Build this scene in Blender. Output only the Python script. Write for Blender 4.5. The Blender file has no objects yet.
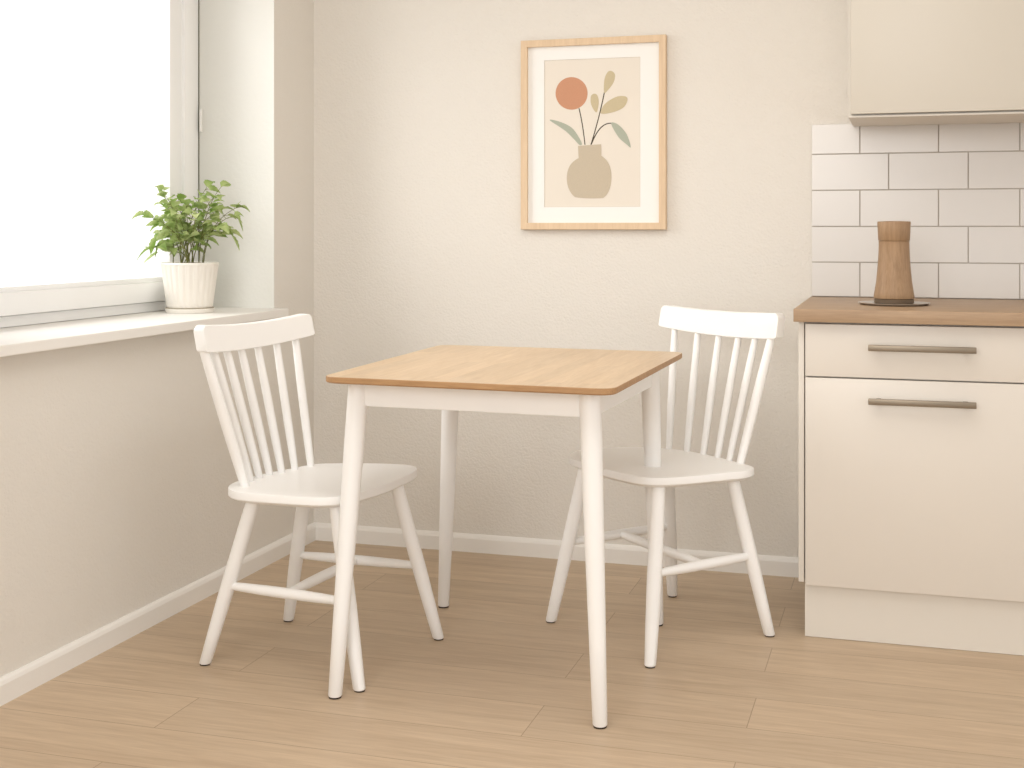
import bpy, bmesh, math, random
from mathutils import Vector, Matrix
random.seed(7)
C = bpy.context.scene.collection
PI = math.pi
# ------------------------------------------------------------------ camera geometry
F, CX, HZ, H = 1290.0, 512.0, 229.0, 1.10
TH = math.radians(17.0); CO, SI = math.cos(TH), math.sin(TH)
def W(xc, d, z=0.0):                       # point seen xc to the side at depth d -> room coordinates
    return Vector((xc*CO - d*SI, xc*SI + d*CO, z))
def G(px, py, z=0.0):                      # sight line met with the level z
    d = F*(H-z)/(py-HZ); return W((px-CX)/F*d, d, z)
def D(px, d, z):                           # sight line column at a depth and height
    return W((px-CX)/F*d, d, z)
def proj(p):
    xc = p.x*CO + p.y*SI; d = -p.x*SI + p.y*CO
    return CX+F*xc/d, HZ+F*(H-p.z)/d, d

cam = bpy.data.cameras.new('camera'); co = bpy.data.objects.new('camera', cam); C.objects.link(co)
co.location = (0, 0, H); co.rotation_euler = (PI/2, 0, TH)
cam.sensor_width = 36; cam.lens = 36*F/1024; cam.shift_y = -(384-HZ)/1024
cam.clip_start = .05
bpy.context.scene.camera = co

# ------------------------------------------------------------------ materials
def srgb(r, g, b):
    f = lambda c: (c/255/12.92) if c/255 <= .04045 else ((c/255+.055)/1.055)**2.4
    return (f(r), f(g), f(b), 1)
def mat(name, col, rough=.5, metal=0, bump=0, bscale=200, spec=.5, detail=4, vary=0):
    m = bpy.data.materials.new(name); m.use_nodes = True
    nt = m.node_tree; b = nt.nodes['Principled BSDF']
    b.inputs['Base Color'].default_value = col; b.inputs['Roughness'].default_value = rough
    b.inputs['Metallic'].default_value = metal; b.inputs['Specular IOR Level'].default_value = spec
    if bump or vary:
        tc = nt.nodes.new('ShaderNodeTexCoord')
        n = nt.nodes.new('ShaderNodeTexNoise'); n.inputs['Scale'].default_value = bscale; n.inputs['Detail'].default_value = detail
        nt.links.new(tc.outputs['Object'], n.inputs['Vector'])
        if bump:
            bp = nt.nodes.new('ShaderNodeBump'); bp.inputs['Strength'].default_value = 1; bp.inputs['Distance'].default_value = bump
            nt.links.new(n.outputs['Fac'], bp.inputs['Height']); nt.links.new(bp.outputs['Normal'], b.inputs['Normal'])
        if vary:
            r = nt.nodes.new('ShaderNodeValToRGB')
            r.color_ramp.elements[0].position = .3; r.color_ramp.elements[1].position = .7
            r.color_ramp.elements[0].color = tuple(c*(1-vary) for c in col[:3])+(1,)
            r.color_ramp.elements[1].color = tuple(min(1, c*(1+vary)) for c in col[:3])+(1,)
            nt.links.new(n.outputs['Fac'], r.inputs['Fac']); nt.links.new(r.outputs['Color'], b.inputs['Base Color'])
    return m
def wood(name, c1, c2, axis='X', scale=1.0, rough=.45, plank=None, bump=.0002, dark=None):
    """grain runs along axis; plank = (length, width, offset xyz) for joined boards"""
    m = bpy.data.materials.new(name); m.use_nodes = True
    nt = m.node_tree; N = nt.nodes.new; L = nt.links.new; b = nt.nodes['Principled BSDF']
    tc = N('ShaderNodeTexCoord')
    mp = N('ShaderNodeMapping'); s = {'X': (1, 14, 14), 'Y': (14, 1, 14), 'Z': (14, 14, 1)}[axis]
    mp.inputs['Scale'].default_value = tuple(v*scale for v in s); src = tc.outputs['Object']
    if plank:
        br = N('ShaderNodeTexBrick'); pm = N('ShaderNodeMapping'); pm.inputs['Location'].default_value = plank[2]
        pm.inputs['Rotation'].default_value = (0, 0, plank[3] if len(plank) > 3 else 0)
        L(src, pm.inputs['Vector']); L(pm.outputs['Vector'], br.inputs['Vector'])
        br.inputs['Color1'].default_value = (0, 0, 0, 1); br.inputs['Color2'].default_value = (1, 1, 1, 1)
        br.inputs['Mortar'].default_value = (.5, .5, .5, 1)
        br.inputs['Scale'].default_value = 1; br.inputs['Brick Width'].default_value = plank[0]
        br.inputs['Row Height'].default_value = plank[1]; br.inputs['Mortar Size'].default_value = .0012 if plank[1] > .1 else .0003
        br.inputs['Mortar Smooth'].default_value = .2; br.offset = .37; br.offset_frequency = 2
        vm = N('ShaderNodeVectorMath'); vm.operation = 'MULTIPLY_ADD'
        L(br.outputs['Color'], vm.inputs[0]); vm.inputs[1].default_value = (7, 5, 3); L(src, vm.inputs[2]); src = vm.outputs[0]
    L(src, mp.inputs['Vector'])
    n1 = N('ShaderNodeTexNoise'); n1.inputs['Scale'].default_value = 2.2; n1.inputs['Detail'].default_value = 7
    n1.inputs['Distortion'].default_value = .9; n1.inputs['Roughness'].default_value = .62
    n2 = N('ShaderNodeTexNoise'); n2.inputs['Scale'].default_value = 14; n2.inputs['Detail'].default_value = 5
    L(mp.outputs['Vector'], n1.inputs['Vector']); L(mp.outputs['Vector'], n2.inputs['Vector'])
    mx = N('ShaderNodeMix'); mx.data_type = 'FLOAT'; mx.inputs['Factor'].default_value = .35
    L(n1.outputs['Fac'], mx.inputs['A']); L(n2.outputs['Fac'], mx.inputs['B'])
    rp = N('ShaderNodeValToRGB'); rp.color_ramp.elements[0].position = .32; rp.color_ramp.elements[1].position = .68
    rp.color_ramp.elements[0].color = c1; rp.color_ramp.elements[1].color = c2
    L(mx.outputs['Result'], rp.inputs['Fac']); out = rp.outputs['Color']
    if plank:
        hv = N('ShaderNodeHueSaturation')
        mr = N('ShaderNodeMapRange'); mr.inputs['To Min'].default_value = .95; mr.inputs['To Max'].default_value = 1.05
        L(br.outputs['Color'], mr.inputs['Value']); L(mr.outputs['Result'], hv.inputs['Value']); L(out, hv.inputs['Color'])
        m2 = N('ShaderNodeMix'); m2.data_type = 'RGBA'
        m2.inputs['B'].default_value = dark or c1
        L(br.outputs['Fac'], m2.inputs['Factor']); L(hv.outputs['Color'], m2.inputs['A']); out = m2.outputs['Result']
    L(out, b.inputs['Base Color']); b.inputs['Roughness'].default_value = rough
    bp = N('ShaderNodeBump'); bp.inputs['Distance'].default_value = bump; L(mx.outputs['Result'], bp.inputs['Height'])
    L(bp.outputs['Normal'], b.inputs['Normal'])
    return m

M_wall = mat('plaster_wall', srgb(232, 227, 219), .9, bump=.0024, bscale=150, spec=.2, detail=5)
M_lwall = mat('plaster_side_wall', srgb(232, 227, 219), .9, bump=.0016, bscale=150, spec=.2, detail=5)
M_reveal = mat('plaster_reveal', srgb(236, 235, 229), .85, bump=.001, bscale=80, spec=.2)
M_ceil = mat('ceiling_paint', srgb(238, 235, 228), .9)
M_white = mat('white_lacquer', srgb(251, 250, 248), .38)
M_trim = mat('white_trim', srgb(243, 240, 235), .45)
M_frame = mat('white_window_plastic', srgb(250, 250, 249), .35)
M_gap = mat('dark_gap', srgb(110, 110, 92), .7)
M_pad = mat('dark_felt', srgb(60, 50, 42), .9)
M_floor = wood('oak_laminate', srgb(182, 158, 131), srgb(209, 187, 160), 'X', .9, .42, plank=(1.25, .19, (.387-.05, -2.68+.19*20, 0)), dark=srgb(160, 136, 110))
M_top = wood('oak_tabletop', srgb(204, 176, 142), srgb(224, 199, 167), 'Y', 1.4, .4, plank=(.6, .045, (0, 0, 0), PI/2), dark=srgb(210, 178, 142))
M_edge = wood('oak_edge', srgb(160, 120, 80), srgb(192, 152, 108), 'X', 2.2, .5)
M_counter = wood('counter_oak', srgb(158, 130, 102), srgb(182, 154, 124), 'X', 1.6, .45)
M_pframe = wood('pale_oak_frame', srgb(216, 188, 154), srgb(232, 206, 174), 'Z', 2, .5)
M_mill = wood('turned_oak', srgb(146, 116, 86), srgb(178, 146, 112), 'Z', 3, .5)
M_cab = mat('cream_cabinet_front', srgb(226, 219, 209), .3)
M_cabside = mat('cream_cabinet_side', srgb(226, 220, 210), .5)
M_cab_up = mat('cream_wall_cabinet', srgb(208, 201, 188), .35)
M_steel = mat('brushed_bronze_steel', srgb(142, 130, 114), .38, metal=.9)
M_gray = mat('grey_metal', srgb(190, 182, 172), .3, metal=.1)
M_tile = mat('white_glazed_tile', srgb(225, 221, 216), .2)
M_grout = mat('grout', srgb(190, 182, 172), .9)
M_pot = mat('cream_ceramic', srgb(243, 238, 229), .4)
M_potrim = mat('beige_ceramic_edge', srgb(196, 184, 160), .5)
M_soil = mat('potting_soil', srgb(104, 84, 58), 1, bump=.004, bscale=90, vary=.4)
M_stem = mat('green_stem', srgb(120, 122, 62), .6)
M_mat = mat('white_mat_board', srgb(246, 245, 242), .9)
M_paper = mat('beige_print_paper', srgb(234, 226, 214), .95)
M_bevel = mat('mat_cut_edge', srgb(214, 204, 190), .9)
M_blossom = mat('terracotta_ink', srgb(203, 150, 120), .95, bscale=900, vary=.08)
M_ochre = mat('ochre_ink', srgb(202, 188, 156), .95, bscale=900, vary=.06)
M_sage = mat('sage_ink', srgb(176, 181, 165), .95, bscale=900, vary=.06)
M_sand = mat('sand_ink', srgb(200, 187, 166), .95, bscale=900, vary=.08)
M_ink = mat('dark_ink', srgb(70, 62, 48), .95)
def leafmat(name, col, back):
    m = bpy.data.materials.new(name); m.use_nodes = True
    nt = m.node_tree; N = nt.nodes.new; L = nt.links.new; b = nt.nodes['Principled BSDF']
    tc = N('ShaderNodeTexCoord'); n = N('ShaderNodeTexNoise'); n.inputs['Scale'].default_value = 22
    L(tc.outputs['Object'], n.inputs['Vector'])
    r = N('ShaderNodeValToRGB'); r.color_ramp.elements[0].position = .35; r.color_ramp.elements[1].position = .65
    r.color_ramp.elements[0].color = col; r.color_ramp.elements[1].color = back
    L(n.outputs['Fac'], r.inputs['Fac']); L(r.outputs['Color'], b.inputs['Base Color'])
    b.inputs['Roughness'].default_value = .5
    t = N('ShaderNodeBsdfTranslucent'); L(r.outputs['Color'], t.inputs['Color'])
    mx = N('ShaderNodeMixShader'); mx.inputs[0].default_value = .4
    L(b.outputs[0], mx.inputs[1]); L(t.outputs[0], mx.inputs[2]); L(mx.outputs[0], nt.nodes['Material Output'].inputs['Surface'])
    return m
M_leaf = leafmat('green_leaf', srgb(134, 162, 80), srgb(204, 214, 154))
def glassmat():
    m = bpy.data.materials.new('window_glass'); m.use_nodes = True
    nt = m.node_tree; N = nt.nodes.new; L = nt.links.new; nt.nodes.remove(nt.nodes['Principled BSDF'])
    a = N('ShaderNodeBsdfTransparent'); g = N('ShaderNodeBsdfGlossy'); g.inputs['Roughness'].default_value = .02
    fr = N('ShaderNodeLayerWeight'); fr.inputs['Blend'].default_value = .3
    sc_ = N('ShaderNodeMath'); sc_.operation = 'POWER'; sc_.inputs[1].default_value = 4; L(fr.outputs['Facing'], sc_.inputs[0])
    mx = N('ShaderNodeMixShader'); L(sc_.outputs[0], mx.inputs[0]); L(a.outputs[0], mx.inputs[1]); L(g.outputs[0], mx.inputs[2])
    L(mx.outputs[0], nt.nodes['Material Output'].inputs['Surface']); return m
M_glass = glassmat()

# ------------------------------------------------------------------ mesh helpers
def finish(name, bm, mats, parent=None, smooth=None, kind=None):
    """bm is in room coordinates; the object is placed relative to its parent"""
    bmesh.ops.recalc_face_normals(bm, faces=bm.faces)
    o0 = Vector((0, 0, 0))
    if parent is not None:
        p = parent
        while p: o0 += p.location; p = p.parent
    for v in bm.verts: v.co -= o0
    me = bpy.data.meshes.new(name); bm.to_mesh(me); bm.free()
    for m in (mats if isinstance(mats, (list, tuple)) else [mats]): me.materials.append(m)
    if smooth is not None:
        for p in me.polygons: p.use_smooth = True
        me.set_sharp_from_angle(angle=math.radians(smooth))
    o = bpy.data.objects.new(name, me); C.objects.link(o)
    if parent is not None: o.parent = parent
    if kind: o['kind'] = kind
    return o
def box(bm, x0, x1, y0, y1, z0, z1, mi=0, bevel=0):
    r = bmesh.ops.create_cube(bm, size=1)
    for v in r['verts']:
        v.co = Vector(((x0+x1)/2+v.co.x*(x1-x0), (y0+y1)/2+v.co.y*(y1-y0), (z0+z1)/2+v.co.z*(z1-z0)))
    fs = {f for v in r['verts'] for f in v.link_faces}
    for f in fs: f.material_index = mi
    if bevel:
        es = {e for v in r['verts'] for e in v.link_edges}
        b = bmesh.ops.bevel(bm, geom=list(es), offset=bevel, segments=2, affect='EDGES', profile=.6)
        for f in b['faces']: f.material_index = mi
def rings(bm, rr, cap0=True, cap1=True, mi=0, closed=True):
    vs = [[bm.verts.new(p) for p in r] for r in rr]; n = len(rr[0])
    for a, b in zip(vs, vs[1:]):
        for i in range(n if closed else n-1):
            f = bm.faces.new((a[i], a[(i+1) % n], b[(i+1) % n], b[i])); f.material_index = mi
    if cap0: bm.faces.new(vs[0][::-1]).material_index = mi
    if cap1: bm.faces.new(vs[-1]).material_index = mi
    return vs
def post(bm, p0, p1, prof, seg=28):
    """turned leg with level cross-sections: prof = [(t, radius)]"""
    rr = []
    for t, r in prof:
        c = p0.lerp(p1, t); rr.append([c+Vector((r*math.cos(2*PI*i/seg), r*math.sin(2*PI*i/seg), 0)) for i in range(seg)])
    rings(bm, rr)
def tube(bm, pts, rad, seg=16, mi=0):
    rr = []
    for i, p in enumerate(pts):
        a = pts[max(i-1, 0)]; b = pts[min(i+1, len(pts)-1)]; t = (b-a).normalized()
        u = t.cross(Vector((.13, .31, .94))).normalized(); v = t.cross(u)
        r = rad[i] if isinstance(rad, (list, tuple)) else rad
        rr.append([p+u*r*math.cos(2*PI*k/seg)+v*r*math.sin(2*PI*k/seg) for k in range(seg)])
    rings(bm, rr, mi=mi)
def lathe(bm, c, prof, seg=48, mi=0, flute=None):
    rr = []
    for r, z in prof:
        q = []
        for i in range(seg):
            a = 2*PI*i/seg; k = r*(1+(flute(a, z) if flute else 0)); q.append(Vector((c[0]+k*math.cos(a), c[1]+k*math.sin(a), z)))
        rr.append(q)
    rings(bm, rr, mi=mi)
def smooth_loop(pts, n):
    """closed Catmull-Rom through pts, n per span"""
    out = []; m = len(pts)
    for i in range(m):
        p0, p1, p2, p3 = pts[i-1], pts[i], pts[(i+1) % m], pts[(i+2) % m]
        for k in range(n):
            t = k/n
            out.append(.5*((2*p1)+(p2-p0)*t+(2*p0-5*p1+4*p2-p3)*t*t+(3*p1-p0-3*p2+p3)*t**3))
    return out
def empty(name, loc, label=None, cat=None, group=None, kind=None):
    o = bpy.data.objects.new(name, None); C.objects.link(o); o.location = loc; o.empty_display_size = .1
    if label: o['label'] = label
    if cat: o['category'] = cat
    if group: o['group'] = group
    if kind: o['kind'] = kind
    bpy.context.view_layer.update(); return o
def tag(o, label, cat, group=None):
    o['label'] = label; o['category'] = cat
    if group: o['group'] = group

# ------------------------------------------------------------------ room shell
XL, YB, ZC = -2.01, 4.17, 2.50
WY0, WY1, WZ0, WZ1, XW = 2.35, 3.867, .837, 2.22, -2.29      # window opening
bm = bmesh.new(); box(bm, -2.6, 3.2, -1.6, 4.5, -.1, 0); finish('floor', bm, M_floor, kind='structure')
bm = bmesh.new(); box(bm, -2.6, 3.2, -1.6, 4.5, ZC, ZC+.1); finish('ceiling', bm, M_ceil, kind='structure')
bm = bmesh.new(); box(bm, -2.6, 3.2, YB, YB+.25, 0, ZC); finish('wall_back', bm, M_wall, kind='structure')
bm = bmesh.new()
XO = -2.42
box(bm, XO, XL, -1.6, YB, 0, WZ0-.027); box(bm, XO, XL, -1.6, YB, WZ1, ZC)
box(bm, XO, XL, -1.6, WY0, WZ0-.027, WZ1); box(bm, XO, XL, WY1+.002, YB, WZ0-.027, WZ1)
finish('wall_left', bm, M_lwall, kind='structure')
# smooth plaster lining of the window opening
bm = bmesh.new()
box(bm, XO, XL+.001, WY1, WY1+.002, WZ0, WZ1); box(bm, XO, XL+.001, WY0-.002, WY0, WZ0, WZ1); box(bm, XO, XL+.001, WY0, WY1, WZ1-.002, WZ1)
finish('trim_1', bm, M_reveal, kind='structure')
# window sill board
bm = bmesh.new(); box(bm, XW-.03, -1.957, WY0-.04, WY1+.004, WZ0-.027, WZ0, bevel=.003)
finish('trim_2', bm, M_trim, kind='structure')
# skirting boards
def skirting(name, a, b, n):
    bm = bmesh.new(); h, t = .06, .014
    prof = [(0, 0), (t, 0), (t, h-.014), (t*.75, h-.006), (t*.35, h), (0, h)]
    rings(bm, [[Vector((p[0]+n[0]*u, p[1]+n[1]*u, v)) for u, v in prof] for p in (a, b)])
    finish(name, bm, M_trim, kind='structure')
skirting('baseboard_back', (XL, YB), (-.286, YB), (0, -1))
skirting('baseboard_left', (XL, -1.6), (XL, YB-.0145), (1, 0))

# window
win = empty('window_1', (XW, (WY0+WY1)/2, WZ0), kind='structure')
def frame_ring(bm, x0, x1, y0, y1, z0, z1, w, wb=None, bevel=.003):
    wb = wb or w
    box(bm, x0, x1, y0, y0+w, z0, z1, bevel=bevel); box(bm, x0, x1, y1-w, y1, z0, z1, bevel=bevel)
    box(bm, x0, x1, y0+w, y1-w, z0, z0+wb, bevel=bevel); box(bm, x0, x1, y0+w, y1-w, z1-w, z1, bevel=bevel)
bm = bmesh.new(); frame_ring(bm, XW-.07, XW, WY0+.001, WY1-.004, WZ0+.001, WZ1-.003, .052, .030); finish('window_frame', bm, M_frame, win, 40)
bm = bmesh.new(); frame_ring(bm, XW-.06, XW+.018, WY0+.05, WY1-.058, WZ0+.033, WZ1-.056, .062, .062, .005)
sash = finish('window_sash', bm, M_frame, win, 40)
bm = bmesh.new(); frame_ring(bm, XW-.05, XW+.008, WY0+.11, WY1-.118, WZ0+.092, WZ1-.116, .075, .018, .006); finish('glazing_bead', bm, M_frame, sash, 40)
bm = bmesh.new(); box(bm, XW-.034, XW-.030, WY0+.13, WY1-.138, WZ0+.104, WZ1-.137); finish('window_pane', bm, M_glass, sash)
bm = bmesh.new(); box(bm, XW-.05, XW+.001, WY1-.004, WY1-.0005, WZ0+.001, WZ1-.003); finish('gap_strip', bm, M_gap, win)  # dark strip whose colour stands in for the shaded gap between frame and reveal
hd = 4.36
bm = bmesh.new(); z0 = H-(132-HZ)*hd/F; z1 = H-(109-HZ)*hd/F
tube(bm, [Vector((XW+.012, WY1-.008, z)) for z in (z0, z0+.002, z1-.002, z1)], [.004, .006, .006, .004], 12)
finish('window_hinge', bm, M_trim, win, 40)

# ------------------------------------------------------------------ kitchen
CXL = -.262
def bar_handle(parent, x0, x1, y, z):
    bm = bmesh.new()
    box(bm, x0, x1, y-.036, y-.024, z-.008, z+.008, bevel=.002)
    for x in (x0+.02, x1-.032): box(bm, x, x+.012, y-.026, y, z-.006, z+.006)
    finish('handle', bm, M_steel, parent, 40)
def base_cabinet(x0, x1, label, end):
    r = empty('base_cabinet', ((x0+x1)/2, 3.86, 0), label, 'cabinet', 'kitchen base cabinets')
    if end:
        bm = bmesh.new(); box(bm, x0-.016, x0-.0012, 3.550, YB-.002, .150, .851, bevel=.001); finish('end_panel', bm, M_cabside, r, 40)
    bm = bmesh.new(); box(bm, x0, x1, 3.563, YB-.002, .145, .851); finish('carcass', bm, M_cabside, r)
    bm = bmesh.new(); box(bm, x0+(.003 if not end else 0), x1-.001, 3.563, 3.583, 0.001, .143); finish('plinth', bm, M_cabside, r)
    bm = bmesh.new(); box(bm, x0+.0025, x1-.002, 3.541, 3.5625, .706, .846, bevel=.0012); d = finish('drawer', bm, M_cab, r, 40)
    bar_handle(d, x0+.166, x1-.166, 3.541, .788)
    bm = bmesh.new(); box(bm, x0+.0025, x1-.002, 3.541, 3.5625, .145, .702, bevel=.0012); d = finish('door', bm, M_cab, r, 40)
    bar_handle(d, x0+.166, x1-.166, 3.541, .647)
base_cabinet(CXL, CXL+.6, 'cream base cabinet with drawer, door and exposed left end beside the bare wall', True)
base_cabinet(CXL+.601, CXL+1.201, 'cream base cabinet right of the end cabinet, under the same oak worktop', False)
bm = bmesh.new(); box(bm, -.2885, 1.0, 3.509, YB-.001, .8525, .887, bevel=.002)
tag(finish('worktop', bm, M_counter, None, 40), 'oak laminate worktop running over the cream base cabinets', 'worktop')

# tiles
bm = bmesh.new(); ty = YB-.008
box(bm, -.285, 1.0, ty+.003, YB-.0005, .888, 1.4275, mi=1)
ph, pw, g = .1133, .2325, .0016
zb = H-(296-HZ)*4.066/F
rows = [H-(y-HZ)*4.066/F for y in (296, 262, 226.5, 190.5, 154.5, 125)]; rows[0] = .888
for r in range(5):
    x = -.285; first = .1465 if r % 2 == 0 else pw
    while x < .99:
        w = first if first else pw; first = None
        box(bm, x+(g if x > -.28 else 0), min(x+w, 1.0)-g, ty-.001, YB-.004, rows[r]+g, rows[r+1]-(g if r < 4 else 0), bevel=.0007)
        x += w
o = finish('tiled_backsplash', bm, [M_tile, M_grout], None); tag(o, 'white brick-bond tiled splashback on the wall above the oak worktop', 'backsplash')

# wall cabinet
def wall_cabinet(x0, x1, label, end):
    r = empty('wall_cabinet', ((x0+x1)/2, 3.98, 1.425), label, 'cabinet', 'kitchen wall cabinets')
    bm = bmesh.new(); box(bm, x0, x1, 3.824, ty-.004, 1.424, 2.25); finish('carcass', bm, M_cabside, r)
    bm = bmesh.new(); box(bm, x0+(.008 if end else .002), x1-.002, 3.80, 3.821, 1.428, 2.25, bevel=.0012); finish('door', bm, M_cab_up, r, 40)
    bm = bmesh.new(); box(bm, x0+.002, x1-.001, 3.812, ty-.02, 1.4185, 1.4235); finish('underside_panel', bm, M_cabside, r)
wall_cabinet(-.160, .440, 'cream wall cabinet with plain door, hung nearest the framed picture', True)
wall_cabinet(.441, 1.0, 'cream wall cabinet right of the end wall cabinet, above the tiles', False)

# wooden mill on round tray
tc_ = D(894, 3.63, .887)
bm = bmesh.new(); lathe(bm, tc_, [(.03, .8872), (.085, .8872), (.097, .8925), (.098, .894), (.094, .8935), (.05, .890), (.02, .890)], 64)
tag(finish('round_tray', bm, M_gray, None, 30), 'flat round grey metal tray on the oak worktop under the wooden mill', 'tray')
r = empty('wooden_mill', (tc_.x, tc_.y, .8905), 'waisted oak kitchen mill standing on the round grey tray', 'mill')
bm = bmesh.new(); lathe(bm, tc_, [(.02, .8905), (.052, .8905), (.054, .893), (.054, .903), (.052, .905), (.02, .905)]); finish('base_ring', bm, mat('dark_base', srgb(96, 78, 58), .5), r, 30)
bm = bmesh.new(); lathe(bm, tc_, [(.02, .9052), (.054, .9052), (.0555, .908), (.053, .925), (.049, .95), (.046, .98), (.0435, 1.01), (.042, 1.04), (.0415, 1.062), (.0425, 1.066)]); finish('body', bm, M_mill, r, 40)
bm = bmesh.new(); lathe(bm, tc_, [(.041, 1.0665), (.043, 1.069), (.0445, 1.10), (.0455, 1.117), (.0445, 1.121), (.02, 1.1225)]); finish('head', bm, M_mill, r, 40)

# ------------------------------------------------------------------ framed picture
PX0, PX1, PZ0, PZ1 = -1.237, -.746, 1.098, 1.731
pr = empty('framed_picture', ((PX0+PX1)/2, YB-.001, PZ0), 'pale oak framed botanical print of a vase hanging on the back wall', 'picture')
bm = bmesh.new(); fw = .0225; y1 = YB-.001; y0 = YB-.026
def mitre(bm, x0, x1, z0, z1, w, y0, y1):
    o = [(x0, z0), (x1, z0), (x1, z1), (x0, z1)]; i = [(x0+w, z0+w), (x1-w, z0+w), (x1-w, z1-w), (x0+w, z1-w)]
    e = .0015
    oo = [(x0+e, z0+e), (x1-e, z0+e), (x1-e, z1-e), (x0+e, z1-e)]
    L_ = [[Vector((x, y1, z)) for x, z in o], [Vector((x, y0+e, z)) for x, z in o], [Vector((x, y0, z)) for x, z in oo],
          [Vector((x, y0, z)) for x, z in i], [Vector((x, y1, z)) for x, z in i]]
    vs = [[bm.verts.new(p) for p in q] for q in L_]
    for a, b in zip(vs, vs[1:]+vs[:1]):
        for k in range(4): bm.faces.new((a[k], a[(k+1) % 4], b[(k+1) % 4], b[k]))
mitre(bm, PX0, PX1, PZ0, PZ1, fw, y0, y1); finish('frame', bm, M_pframe, pr)
def pz(x, y):      # position in the artwork read off a straight-on sheet of 482 x 650 units
    u = (x-55)/482; top = 66-19*u; bot = 703-5*u
    return PX0+u*(PX1-PX0), PZ1-(y-top)/(bot-top)*(PZ1-PZ0)
ym = YB-.012
px_0, pz_1 = pz(132, 131); px_1, pz_0 = pz(452, 622)
bm = bmesh.new(); mitre(bm, PX0+fw-.002, PX1-fw+.002, PZ0+fw-.002, PZ1-fw+.002, px_0-(PX0+fw-.002), ym, YB-.003)
bm.free()
bm = bmesh.new()
for a in ((PX0+fw-.002, px_0, PZ0+fw-.002, PZ1-fw+.002), (px_1, PX1-fw+.002, PZ0+fw-.002, PZ1-fw+.002),
          (px_0, px_1, PZ0+fw-.002, pz_0), (px_0, px_1, pz_1, PZ1-fw+.002)): box(bm, a[0], a[1], ym, YB-.005, a[2], a[3])
finish('mat_board', bm, M_mat, pr)
bm = bmesh.new(); lay = [ym+.0022]
def poly(pts, mi):
    lay[0] -= .0001
    f = bm.faces.new([bm.verts.new((x, lay[0], z)) for x, z in [pz(*p) for p in pts]]); f.material_index = mi
def vcurve(pts, n=8):
    v = [Vector((p[0], p[1], 0)) for p in pts]; return [(q.x, q.y) for q in smooth_loop(v, n)]
lay[0] += .0001
x_, z_ = px_0, pz_0
f = bm.faces.new([bm.verts.new((x, lay[0], z)) for x, z in ((px_0-.001, pz_0-.001), (px_1+.001, pz_0-.001), (px_1+.001, pz_1+.001), (px_0-.001, pz_1+.001))]); f.material_index = 0
# hairline where the board is cut
for a in ((px_0, px_0+.0012, pz_0, pz_1), (px_0, px_1, pz_1-.0012, pz_1), (px_1-.0012, px_1, pz_0, pz_1), (px_0, px_1, pz_0, pz_0+.0012)):
    f = bm.faces.new([bm.verts.new((x, ym+.0021, z)) for x, z in ((a[0], a[2]), (a[1], a[2]), (a[1], a[3]), (a[0], a[3]))]); f.material_index = 6
def stroke(pts, w):
    a, b = [], []
    for i, p in enumerate(pts):
        q0 = pts[max(0, i-1)]; q1 = pts[min(len(pts)-1, i+1)]; dx, dy = q1[0]-q0[0], q1[1]-q0[1]; l = math.hypot(dx, dy)
        a.append((p[0]-dy/l*w, p[1]+dx/l*w)); b.append((p[0]+dy/l*w, p[1]-dx/l*w))
    poly(a+b[::-1], 5)
def bez(a, c, b, n=14): return [((1-t)**2*a[0]+2*t*(1-t)*c[0]+t*t*b[0], (1-t)**2*a[1]+2*t*(1-t)*c[1]+t*t*b[1]) for t in [i/n for i in range(n+1)]]
stroke(bez((249, 292), (262, 345), (269, 415)), 1.7)
stroke(bez((335, 232), (318, 320), (289, 415)), 1.7)
stroke(bez((291, 412), (320, 335), (362, 343)), 1.7)
poly([(224+54*math.cos(2*PI*i/48), 242+55*math.sin(2*PI*i/48)) for i in range(48)], 1)
poly(vcurve([(333, 240), (334, 195), (345, 170), (358, 167), (369, 180), (364, 205), (348, 228)]), 2)
poly(vcurve([(307, 306), (290, 280), (289, 252), (300, 243), (311, 250), (315, 275)]), 2)
poly(vcurve([(322, 309), (335, 278), (372, 254), (402, 252), (410, 264), (396, 290), (360, 306)]), 2)
poly(vcurve([(150, 332), (185, 338), (225, 358), (250, 392), (259, 413), (250, 415), (232, 396), (200, 366)]), 3)
poly(vcurve([(356, 343), (378, 346), (404, 374), (417, 405), (420, 424), (408, 414), (380, 388)]), 3)
poly([(246, 419), (323, 413), (324, 452)] + bez((324, 452), (360, 475), (357, 530), 10)[1:] + bez((357, 530), (355, 575), (330, 594), 8)[1:] +
     bez((330, 594), (280, 598), (236, 592), 6)[1:] + bez((236, 592), (208, 570), (208, 525), 8)[1:] + bez((208, 525), (210, 478), (248, 460), 10)[1:], 4)
finish('print', bm, [M_paper, M_blossom, M_ochre, M_sage, M_sand, M_ink, M_bevel], pr)

# ------------------------------------------------------------------ table
tt = .75; tb = .7345
c4 = [G(320.5, 376.6, tt), G(613, 389.2, tt), G(684.5, 352, tt), G(441, 344.6, tt)]      # front left, front right, back right, back left
ctr = sum(c4, Vector())/4
tab = empty('dining_table', (ctr.x, ctr.y, 0), 'small square dining table with oak top and white splayed round legs', 'table')
def rounded(c, r, n=8):
    out = []
    for i in range(4):
        p, a, b = c[i], c[i-1], c[(i+1) % 4]; u = (a-p).normalized(); v = (b-p).normalized()
        s = p+u*r; e = p+v*r
        for k in range(n+1):
            t = k/n; out.append((1-t)**2*s+2*t*(1-t)*(p*.93+.07*(s+e)/2)+t*t*e)
    return out
rim = rounded(c4, .042)
def inset(pts, k, z):
    m = sum(pts, Vector())/len(pts); out = []
    for p in pts: q = p-m; q.z = 0; l = q.length; w = m+q*((l-k)/l); w.z = z; out.append(w)
    return out
bm = bmesh.new()
rings(bm, [inset(rim, .004, tb), inset(rim, 0, tb+.003), inset(rim, 0, tt-.0015), inset(rim, .0015, tt)], mi=0)
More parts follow.
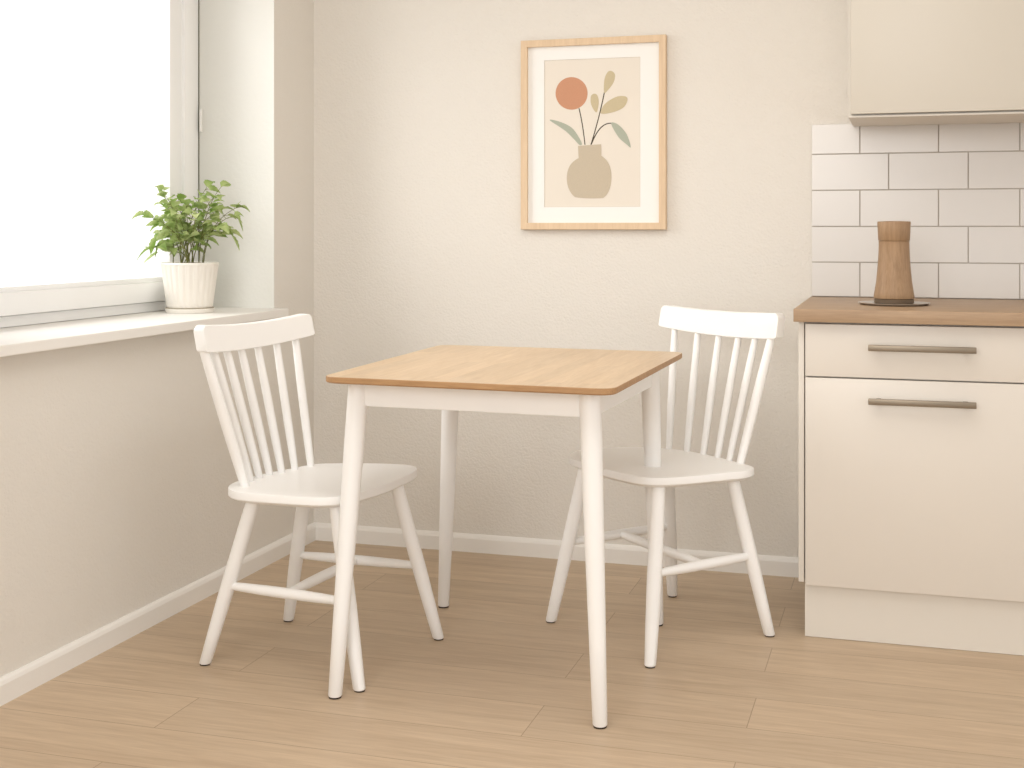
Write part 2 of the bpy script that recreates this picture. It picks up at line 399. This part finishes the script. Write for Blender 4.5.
for f in bm.faces:
    f.normal_update(); f.material_index = 0 if abs(f.normal.z) > .9 else 1
finish('tabletop', bm, [M_top, M_edge], tab, 30)
feet = [D(335, 1419/468.5, 0), D(600, 1419/498, 0), D(657.5, 1419/396, 0), D(443.5, 1419/378, 0)]
tops = [D(359.3, 3.13, tb), D(589.8, 2.93, tb), D(649.8, 3.51, tb), D(452, 3.70, tb)]
for f_, t_ in zip(feet, tops):
    a = f_+Vector((0, 0, .004)); bm = bmesh.new()
    post(bm, a, t_, [(0, .0145), (.004, .0165), (.25, .0192), (.5, .0219), (.8, .0248), (1, .0252)])
    lg = finish('leg', bm, M_white, tab, 40)
    bm = bmesh.new(); post(bm, f_+Vector((0, 0, .0003)), a, [(0, .0145), (1, .0145)]); finish('foot_pad', bm, M_pad, lg)
za = .673
def apron(a, b):
    d = (b-a); d.z = 0; n = Vector((-d.y, d.x, 0)).normalized()*.009; L = d.length; d.normalize()
    s = a+d*.015; e = b-d*.015; bm = bmesh.new()
    rings(bm, [[Vector((p.x+k.x, p.y+k.y, z)) for k, z in ((n, za), (-n, za), (-n, tb-.0005), (n, tb-.0005))] for p in (s, e)])
    bmesh.ops.bevel(bm, geom=bm.edges[:], offset=.0015, segments=1, affect='EDGES')
    finish('apron', bm, M_white, tab)
at_ = [f_.lerp(t_, .95) for f_, t_ in zip(feet, tops)]
for i in range(4): apron(at_[i], at_[(i+1) % 4])

# ------------------------------------------------------------------ chairs
def resample_outline(px, z, n=5):
    return smooth_loop([G(x, y, z) for x, y in px], n)
def make_chair(label, seat_px, legs, rail_top, rail_bot, da, db, sp_top, sp_base, zs, fwd_sign):
    ft = [G(*l[0]) for l in legs]
    c = sum(ft, Vector())/4
    root = empty('spindle_back_chair', (c.x, c.y, 0), label, 'chair', 'white spindle-back chairs at the table')
    # seat
    ztop = .455; out = resample_outline(seat_px, ztop); m = sum(out, Vector())/len(out)
    def ring(k, z, s=1):
        r = []
        for p in out:
            q = p-m; q.z = 0; l = q.length; w = m+q*(s*(l-k)/l); w.z = z; r.append(w)
        return r
    bm = bmesh.new()
    rings(bm, [ring(.032, .4245), ring(.018, .4265), ring(.003, .4335), ring(0, .4365), ring(0, .4525), ring(.0010, .4545), ring(.003, .455),
               ring(0, .4548, .92), ring(0, .4535, .75), ring(0, .4515, .55), ring(0, .4505, .3), ring(0, .450, .08)])
    finish('seat', bm, M_white, root, 32)
    # legs
    axes = []
    for foot, through, dt in legs:
        f_ = G(foot[0], foot[1], .0); yt = HZ+F*(H-.43)/dt
        xt = foot[0]+(through[0]-foot[0])/(through[1]-foot[1])*(yt-foot[1])
        t_ = D(xt, dt, .43); axes.append((f_, t_)); a = f_.lerp(t_, .008)
        bm = bmesh.new(); post(bm, a, t_, [(0, .0132), (.006, .0152), (.2, .0172), (.45, .0192), (.62, .0190), (.85, .0184), (1, .0178)])
        lg = finish('leg', bm, M_white, root, 40)
        bm = bmesh.new(); post(bm, f_+Vector((0, 0, .0003)), a, [(0, .0125), (1, .0125)]); finish('foot_pad', bm, M_pad, lg)
    def onleg(i, z): f_, t_ = axes[i]; return f_.lerp(t_, z/.43)
    def stretcher(a, b, name='stretcher', ra=.009, rm=.0135):
        d = (b-a); bm = bmesh.new(); n = 12
        tube(bm, [a+d*(k/n) for k in range(n+1)], [ra+(rm-ra)*math.sin(PI*k/n)**.8 for k in range(n+1)], 18)
        finish(name, bm, M_white, root, 60)
    # legs order: rear near, rear far, front far, front near ; sides are (0,3) and (1,2)
    A, B_, C_, D_ = [onleg(i, z) for i, z in enumerate(zs)]
    stretcher(A, D_); stretcher(B_, C_); stretcher((A+D_)/2, (B_+C_)/2)
    # top rail
    pa, pb = D(rail_top[0][0], da, 0), D(rail_top[-1][0], db, 0)
    ch = (pb-pa); ch.z = 0; nb = Vector((-ch.y, ch.x, 0)).normalized()
    if (m-pa).dot(nb) > 0: nb = -nb                 # points behind the chair
    def plan(t, back=0): return pa+ch*t+nb*(back+.014*(1-(2*t-1)**2))
    def tx(px):                                      # parameter on the rail seen at column px
        lo, hi = -.2, 1.2; inc = proj(plan(1.2))[0] > proj(plan(-.2))[0]
        for _ in range(40):
            mid = (lo+hi)/2
            if (proj(plan(mid))[0] < px) == inc: lo = mid
            else: hi = mid
        return lo
    def zfit(pts):
        q = []
        for x, y in pts:
            t = tx(x); d = proj(plan(t))[2]; q.append((t, H-(y-HZ)*d/F))
        return q
    def ev(q, t):
        if t <= q[0][0]: return q[0][1]
        for (t0, z0), (t1, z1) in zip(q, q[1:]):
            if t <= t1:
                s = (t-t0)/(t1-t0); return z0+(z1-z0)*s
        return q[-1][1]
    qt, qb = zfit(rail_top), zfit(rail_bot)
    # smooth parabola through the fitted heights
    def par(q):
        z0, z1 = q[0][1], q[-1][1]; k = sum(z-(z0+(z1-z0)*t) for t, z in q[1:-1])/sum(4*t*(1-t) for t, z in q[1:-1])
        return lambda t: z0+(z1-z0)*t+k*4*t*(1-t)
    zt, zb = par(qt), par(qb)
    bm = bmesh.new(); n = 40; rr = []; th = .030; L = ch.length
    for i in range(n+1):
        s = .5-.5*math.cos(PI*i/n); t = s
        e = min(t, 1-t)*L; cr = .017
        k = 0 if e >= cr else cr-math.sqrt(max(0, cr*cr-(cr-e)**2))
        top, bot = zt(t)-k, zb(t)+k*.25
        ts = .004 if e < .0001 else 0
        rr.append([])
        for back, fz in ((.002, 0), (0, .03), (0, .5), (0, .965), (.002, 1), (th-.003, 1), (th, .95), (th, .5), (th, .05), (th-.002, 0)):
            lean = .010*(fz-.5)
            p = plan(t, back+lean if 1 else 0); p.z = bot+(top-bot)*fz; rr[-1].append(p)
    rings(bm, rr); finish('top_rail', bm, M_white, root, 35)
    # spindles
    for i, ((xt, rt), (xb, yb)) in enumerate(zip(sp_top, sp_base)):
        t = tx(xt); a = plan(t, th*.45); a.z = zb(t)+.012
        b = G(xb, yb, .455); b.z = .450
        bm = bmesh.new(); k = 12; thick = rt
        tube(bm, [b.lerp(a, j/k) for j in range(k+1)], [thick*(.90+.22*math.sin(PI*(j/k)**.9)) for j in range(k+1)], 16)
        finish('spindle', bm, M_white, root, 60)
    return root

# left chair: legs listed rear near, rear far, front far, front near
make_chair('white spindle-back wooden chair below the window sill, left of the table',
    [(228, 487), (236, 481.5), (262, 474), (292, 468), (316, 463.8), (345, 463), (375, 463.2), (400, 464), (413, 465.6), (417, 468.4), (412.4, 472.8), (398.8, 479), (382, 486),
     (362.7, 492), (344, 496), (322, 497.7), (300, 497), (275.7, 495.5), (248, 493.3), (234, 491.2)],
    [((204.8, 664.5), (251.6, 505.8), 3.22), ((288.3, 620.8), (302.6, 509.5), 3.50), ((438.8, 639.3), (397.8, 490), 3.40), ((359.5, 691), (337, 510), 3.16)],
    [(205, 325), (234.7, 325.2), (262, 322.4), (289.4, 317.8), (313.5, 313)],
    [(205, 353), (234.7, 350.6), (262, 346.5), (289.4, 341), (313.5, 335)],
    3.13, 3.557,
    [(207.5, .0125), (217, .0102), (230, .0102), (244.5, .0102), (261, .0102), (280, .0102), (299, .0105)],
    [(245.6, 485.5), (251, 480.5), (260, 477.5), (270, 474.3), (282, 471.8), (295, 469), (311, 465.8)],
    [.205, .2, .205, .2], 1)
make_chair('white spindle-back wooden chair by the back wall, between the table and the kitchen cabinet',
    [(569.4, 455.6), (573.3, 451.9), (582.9, 449.4), (602, 447.8), (629, 446.7), (651, 447.2), (673, 449), (695, 452), (716.9, 456.8), (738.8, 462.3), (751, 465.8),
     (753.8, 468.2), (746, 470.8), (727.8, 472.7), (695, 476), (673, 477.6), (656.7, 477.9), (640, 476.8), (622, 473.2), (602, 468.3), (584, 462.6), (573, 459)],
    [((769.7, 636), (733.3, 481.9), 3.50), ((672.4, 596.3), (668.4, 491), 3.74), ((550.7, 622), (580.2, 489.2), 3.60), ((650.1, 667), (658.5, 488.4), 3.38)],
    [(659.5, 304.8), (684, 308.6), (711.4, 310.8), (738.8, 311.9), (777, 313.2)],
    [(659.5, 326.5), (684, 331), (711.4, 335), (738.8, 337.6), (777, 339)],
    3.955, 3.57,
    [(671.5, .0102), (695, .0102), (716.3, .0102), (736, .0102), (753, .0102), (769, .0125)],
    [(669, 448.6), (686.8, 451.2), (703.2, 454), (717.4, 457.2), (729.2, 460), (740, 463.2)],
    [.215, .225, .225, .215], -1)

# ------------------------------------------------------------------ potted plant
pc = Vector((-2.162, 3.595, WZ0))
plant = empty('potted_plant', pc, 'leafy green plant in a fluted white pot on the window sill', 'plant')
fl = lambda a, z: .034*abs(math.cos(a*12))-.02
bm = bmesh.new()
lathe(bm, pc, [(.055, WZ0+.0165), (.068, WZ0+.0165), (.0705, WZ0+.022), (.0875, WZ0+.150), (.0895, WZ0+.1515), (.0895, WZ0+.156), (.088, WZ0+.158), (.083, WZ0+.156), (.078, WZ0+.135)], 176, flute=lambda a, z: fl(a, z) if z < WZ0+.151 else 0)
finish('pot', bm, M_pot, plant, 50)
bm = bmesh.new(); lathe(bm, pc, [(.05, WZ0+.0005), (.072, WZ0+.0005), (.0735, WZ0+.003), (.0755, WZ0+.014), (.0745, WZ0+.0145), (.073, WZ0+.006), (.05, WZ0+.005)], 64)
lathe(bm, pc, [(.0745, WZ0+.0142), (.0758, WZ0+.0150), (.0745, WZ0+.0160), (.0732, WZ0+.0150)], 64, mi=1)
finish('saucer', bm, [M_pot, M_potrim], plant, 40)
bm = bmesh.new(); lathe(bm, pc, [(.078, WZ0+.130), (.0805, WZ0+.152), (.055, WZ0+.156), (.02, WZ0+.157)], 48); finish('soil', bm, M_soil, plant, 60)
lv = bmesh.new(); st = bmesh.new()
def leaf(base, dirv, length, width, droop, roll=0):
    d = dirv.normalized(); side = d.cross(Vector((0, 0, 1)))
    if side.length < .1: side = Vector((1, 0, 0))
    side.normalize(); side = (Matrix.Rotation(roll, 3, d) @ side); nrm = side.cross(d).normalized()
    n = 9; L_, M_, R_ = [], [], []
    for i in range(n+1):
        t = i/n; w = width*.5*math.sin(PI*t**.75)**.85*(1+.10*(-1)**i) if 0 < i < n else .0008
        c = base+d*length*t*(1-.12*t)+Vector((0, 0, -1))*droop*length*t*t
        cup = nrm*(w*.35)
        L_.append(lv.verts.new(c+side*w+cup)); M_.append(lv.verts.new(c)); R_.append(lv.verts.new(c-side*w+cup))
    for i in range(n):
        lv.faces.new((L_[i], M_[i], M_[i+1], L_[i+1])); lv.faces.new((M_[i], R_[i], R_[i+1], M_[i+1]))
def stem(p0, p1, bow, r=.0016):
    mid = (p0+p1)/2+bow; pts = [(1-t)**2*p0+2*t*(1-t)*mid+t*t*p1 for t in [i/8 for i in range(9)]]
    tube(st, pts, [r*(1-.55*i/8) for i in range(9)], 6); return pts
soilz = WZ0+.154; rnd = random.Random(11)
# main shoots: (column, row, depth offset from the pot axis) of their ends
tips = [(149, 191, .02), (139, 215, -.06), (137, 234, .05), (146, 248, -.05), (158, 206, .03), (166, 196, -.04), (174, 202, .05), (176, 213, -.08), (186, 205, -.02),
        (200, 203, .03), (207, 187, .0), (221, 187, .02), (213, 198, -.05), (221, 210, .03), (236, 208, .0), (232, 216, -.05), (229, 232, .03), (219, 226, -.08), (196, 216, -.09), (184, 222, .06), (163, 226, -.09), (155, 222, .04), (206, 226, .06)]
d0 = proj(pc)[2]
for (x, y, dd) in tips:
    d = d0+dd; tip = D(x, d, H-(y-HZ)*d/F)
    if tip.x < XW+.03: tip.x = XW+.03+rnd.random()*.02
    if tip.y > WY1-.02: tip.y = WY1-.02
    a = rnd.random()*2*PI; rr_ = .04*math.sqrt(rnd.random())
    hv = Vector((tip.x-pc.x, tip.y-pc.y, 0)); b = Vector((pc.x+rr_*math.cos(a)+hv.x*.15, pc.y+rr_*math.sin(a)+hv.y*.15, soilz))
    bow = Vector((-hv.x*.28, -hv.y*.28, .045)); pts = stem(b, tip, bow)
    e = (pts[-1]-pts[-2]).normalized()
    big = rnd.uniform(.048, .066)
    leaf(tip, (e+Vector((rnd.uniform(-.4, .4), rnd.uniform(-.4, .4), .0)))*1, big, big*.55, .55, rnd.uniform(-.6, .6))
    for k in (2, 3, 4, 5, 6, 7):
        for sgn in (0, 1):
            if rnd.random() < .12: continue
            az = rnd.random()*2*PI; dv = Vector((math.cos(az), math.sin(az), rnd.uniform(-.1, .5)))+e*.5
            p = pts[k].lerp(pts[k+1], rnd.random()) if k < 8 else pts[k]
            l = rnd.uniform(.034, .056); q = p+dv.normalized()*rnd.uniform(.008, .02)
            if q.x+dv.normalized().x*l < XW+.022: dv.x = abs(dv.x)
            tube(st, [p, q], [.0007, .0005], 5)
            leaf(q, dv, l, l*rnd.uniform(.52, .68), rnd.uniform(.1, .6), rnd.uniform(-.9, .9))
# long drooping leaves at the edge
for x, y, dd, dx, dz in ((231, 234, .0, .5, -1), (236, 214, .0, .35, -.9), (141, 240, .0, -.25, -.9), (149, 252, -.02, -.8, -.6), (146, 236, -.03, -.3, -1)):
    d = d0+dd; p = D(x, d, H-(y-HZ)*d/F)
    if p.x < XW+.05: p.x = XW+.05
    leaf(p, Vector((dx*CO, dx*SI, dz)), .068, .034, .0, rnd.uniform(-.5, .5))
finish('foliage', lv, M_leaf, plant, 60); finish('stems', st, M_stem, plant, 60)

# ------------------------------------------------------------------ light
w = bpy.data.worlds.new('World'); bpy.context.scene.world = w; w.use_nodes = True
bg = w.node_tree.nodes['Background']; bg.inputs['Color'].default_value = (1, .985, .965, 1); bg.inputs['Strength'].default_value = WORLD = 1.4
def area(name, loc, target, sx, sy, power, col):
    l = bpy.data.lights.new(name, 'AREA'); l.shape = 'RECTANGLE'; l.size = sx; l.size_y = sy; l.energy = power; l.color = col
    o = bpy.data.objects.new(name, l); C.objects.link(o); o.location = loc
    o.rotation_euler = (Vector(target)-Vector(loc)).to_track_quat('-Z', 'Y').to_euler(); return o
area('window_daylight', (-4.4, 2.2, 2.6), (-.3, 3.2, .6), 3.2, 2.4, 140, (1, .99, .98))
area('room_fill', (-1.3, -2.2, 2.1), (-.2, 3.4, .6), 3.0, 1.8, 86, (1, .99, .98))  # added soft fill from behind the camera, lifts the front faces
area('overhead_fill', (-.5, 2.3, 2.44), (-.5, 2.5, 0), 1.8, 1.8, 24, (1, .985, .965))  # added overhead fill to brighten seats and sill, no actual fitting
sc = bpy.context.scene
sc.view_settings.view_transform = 'Standard'; sc.view_settings.look = 'None'; sc.view_settings.exposure = -.20; sc.view_settings.gamma = 1
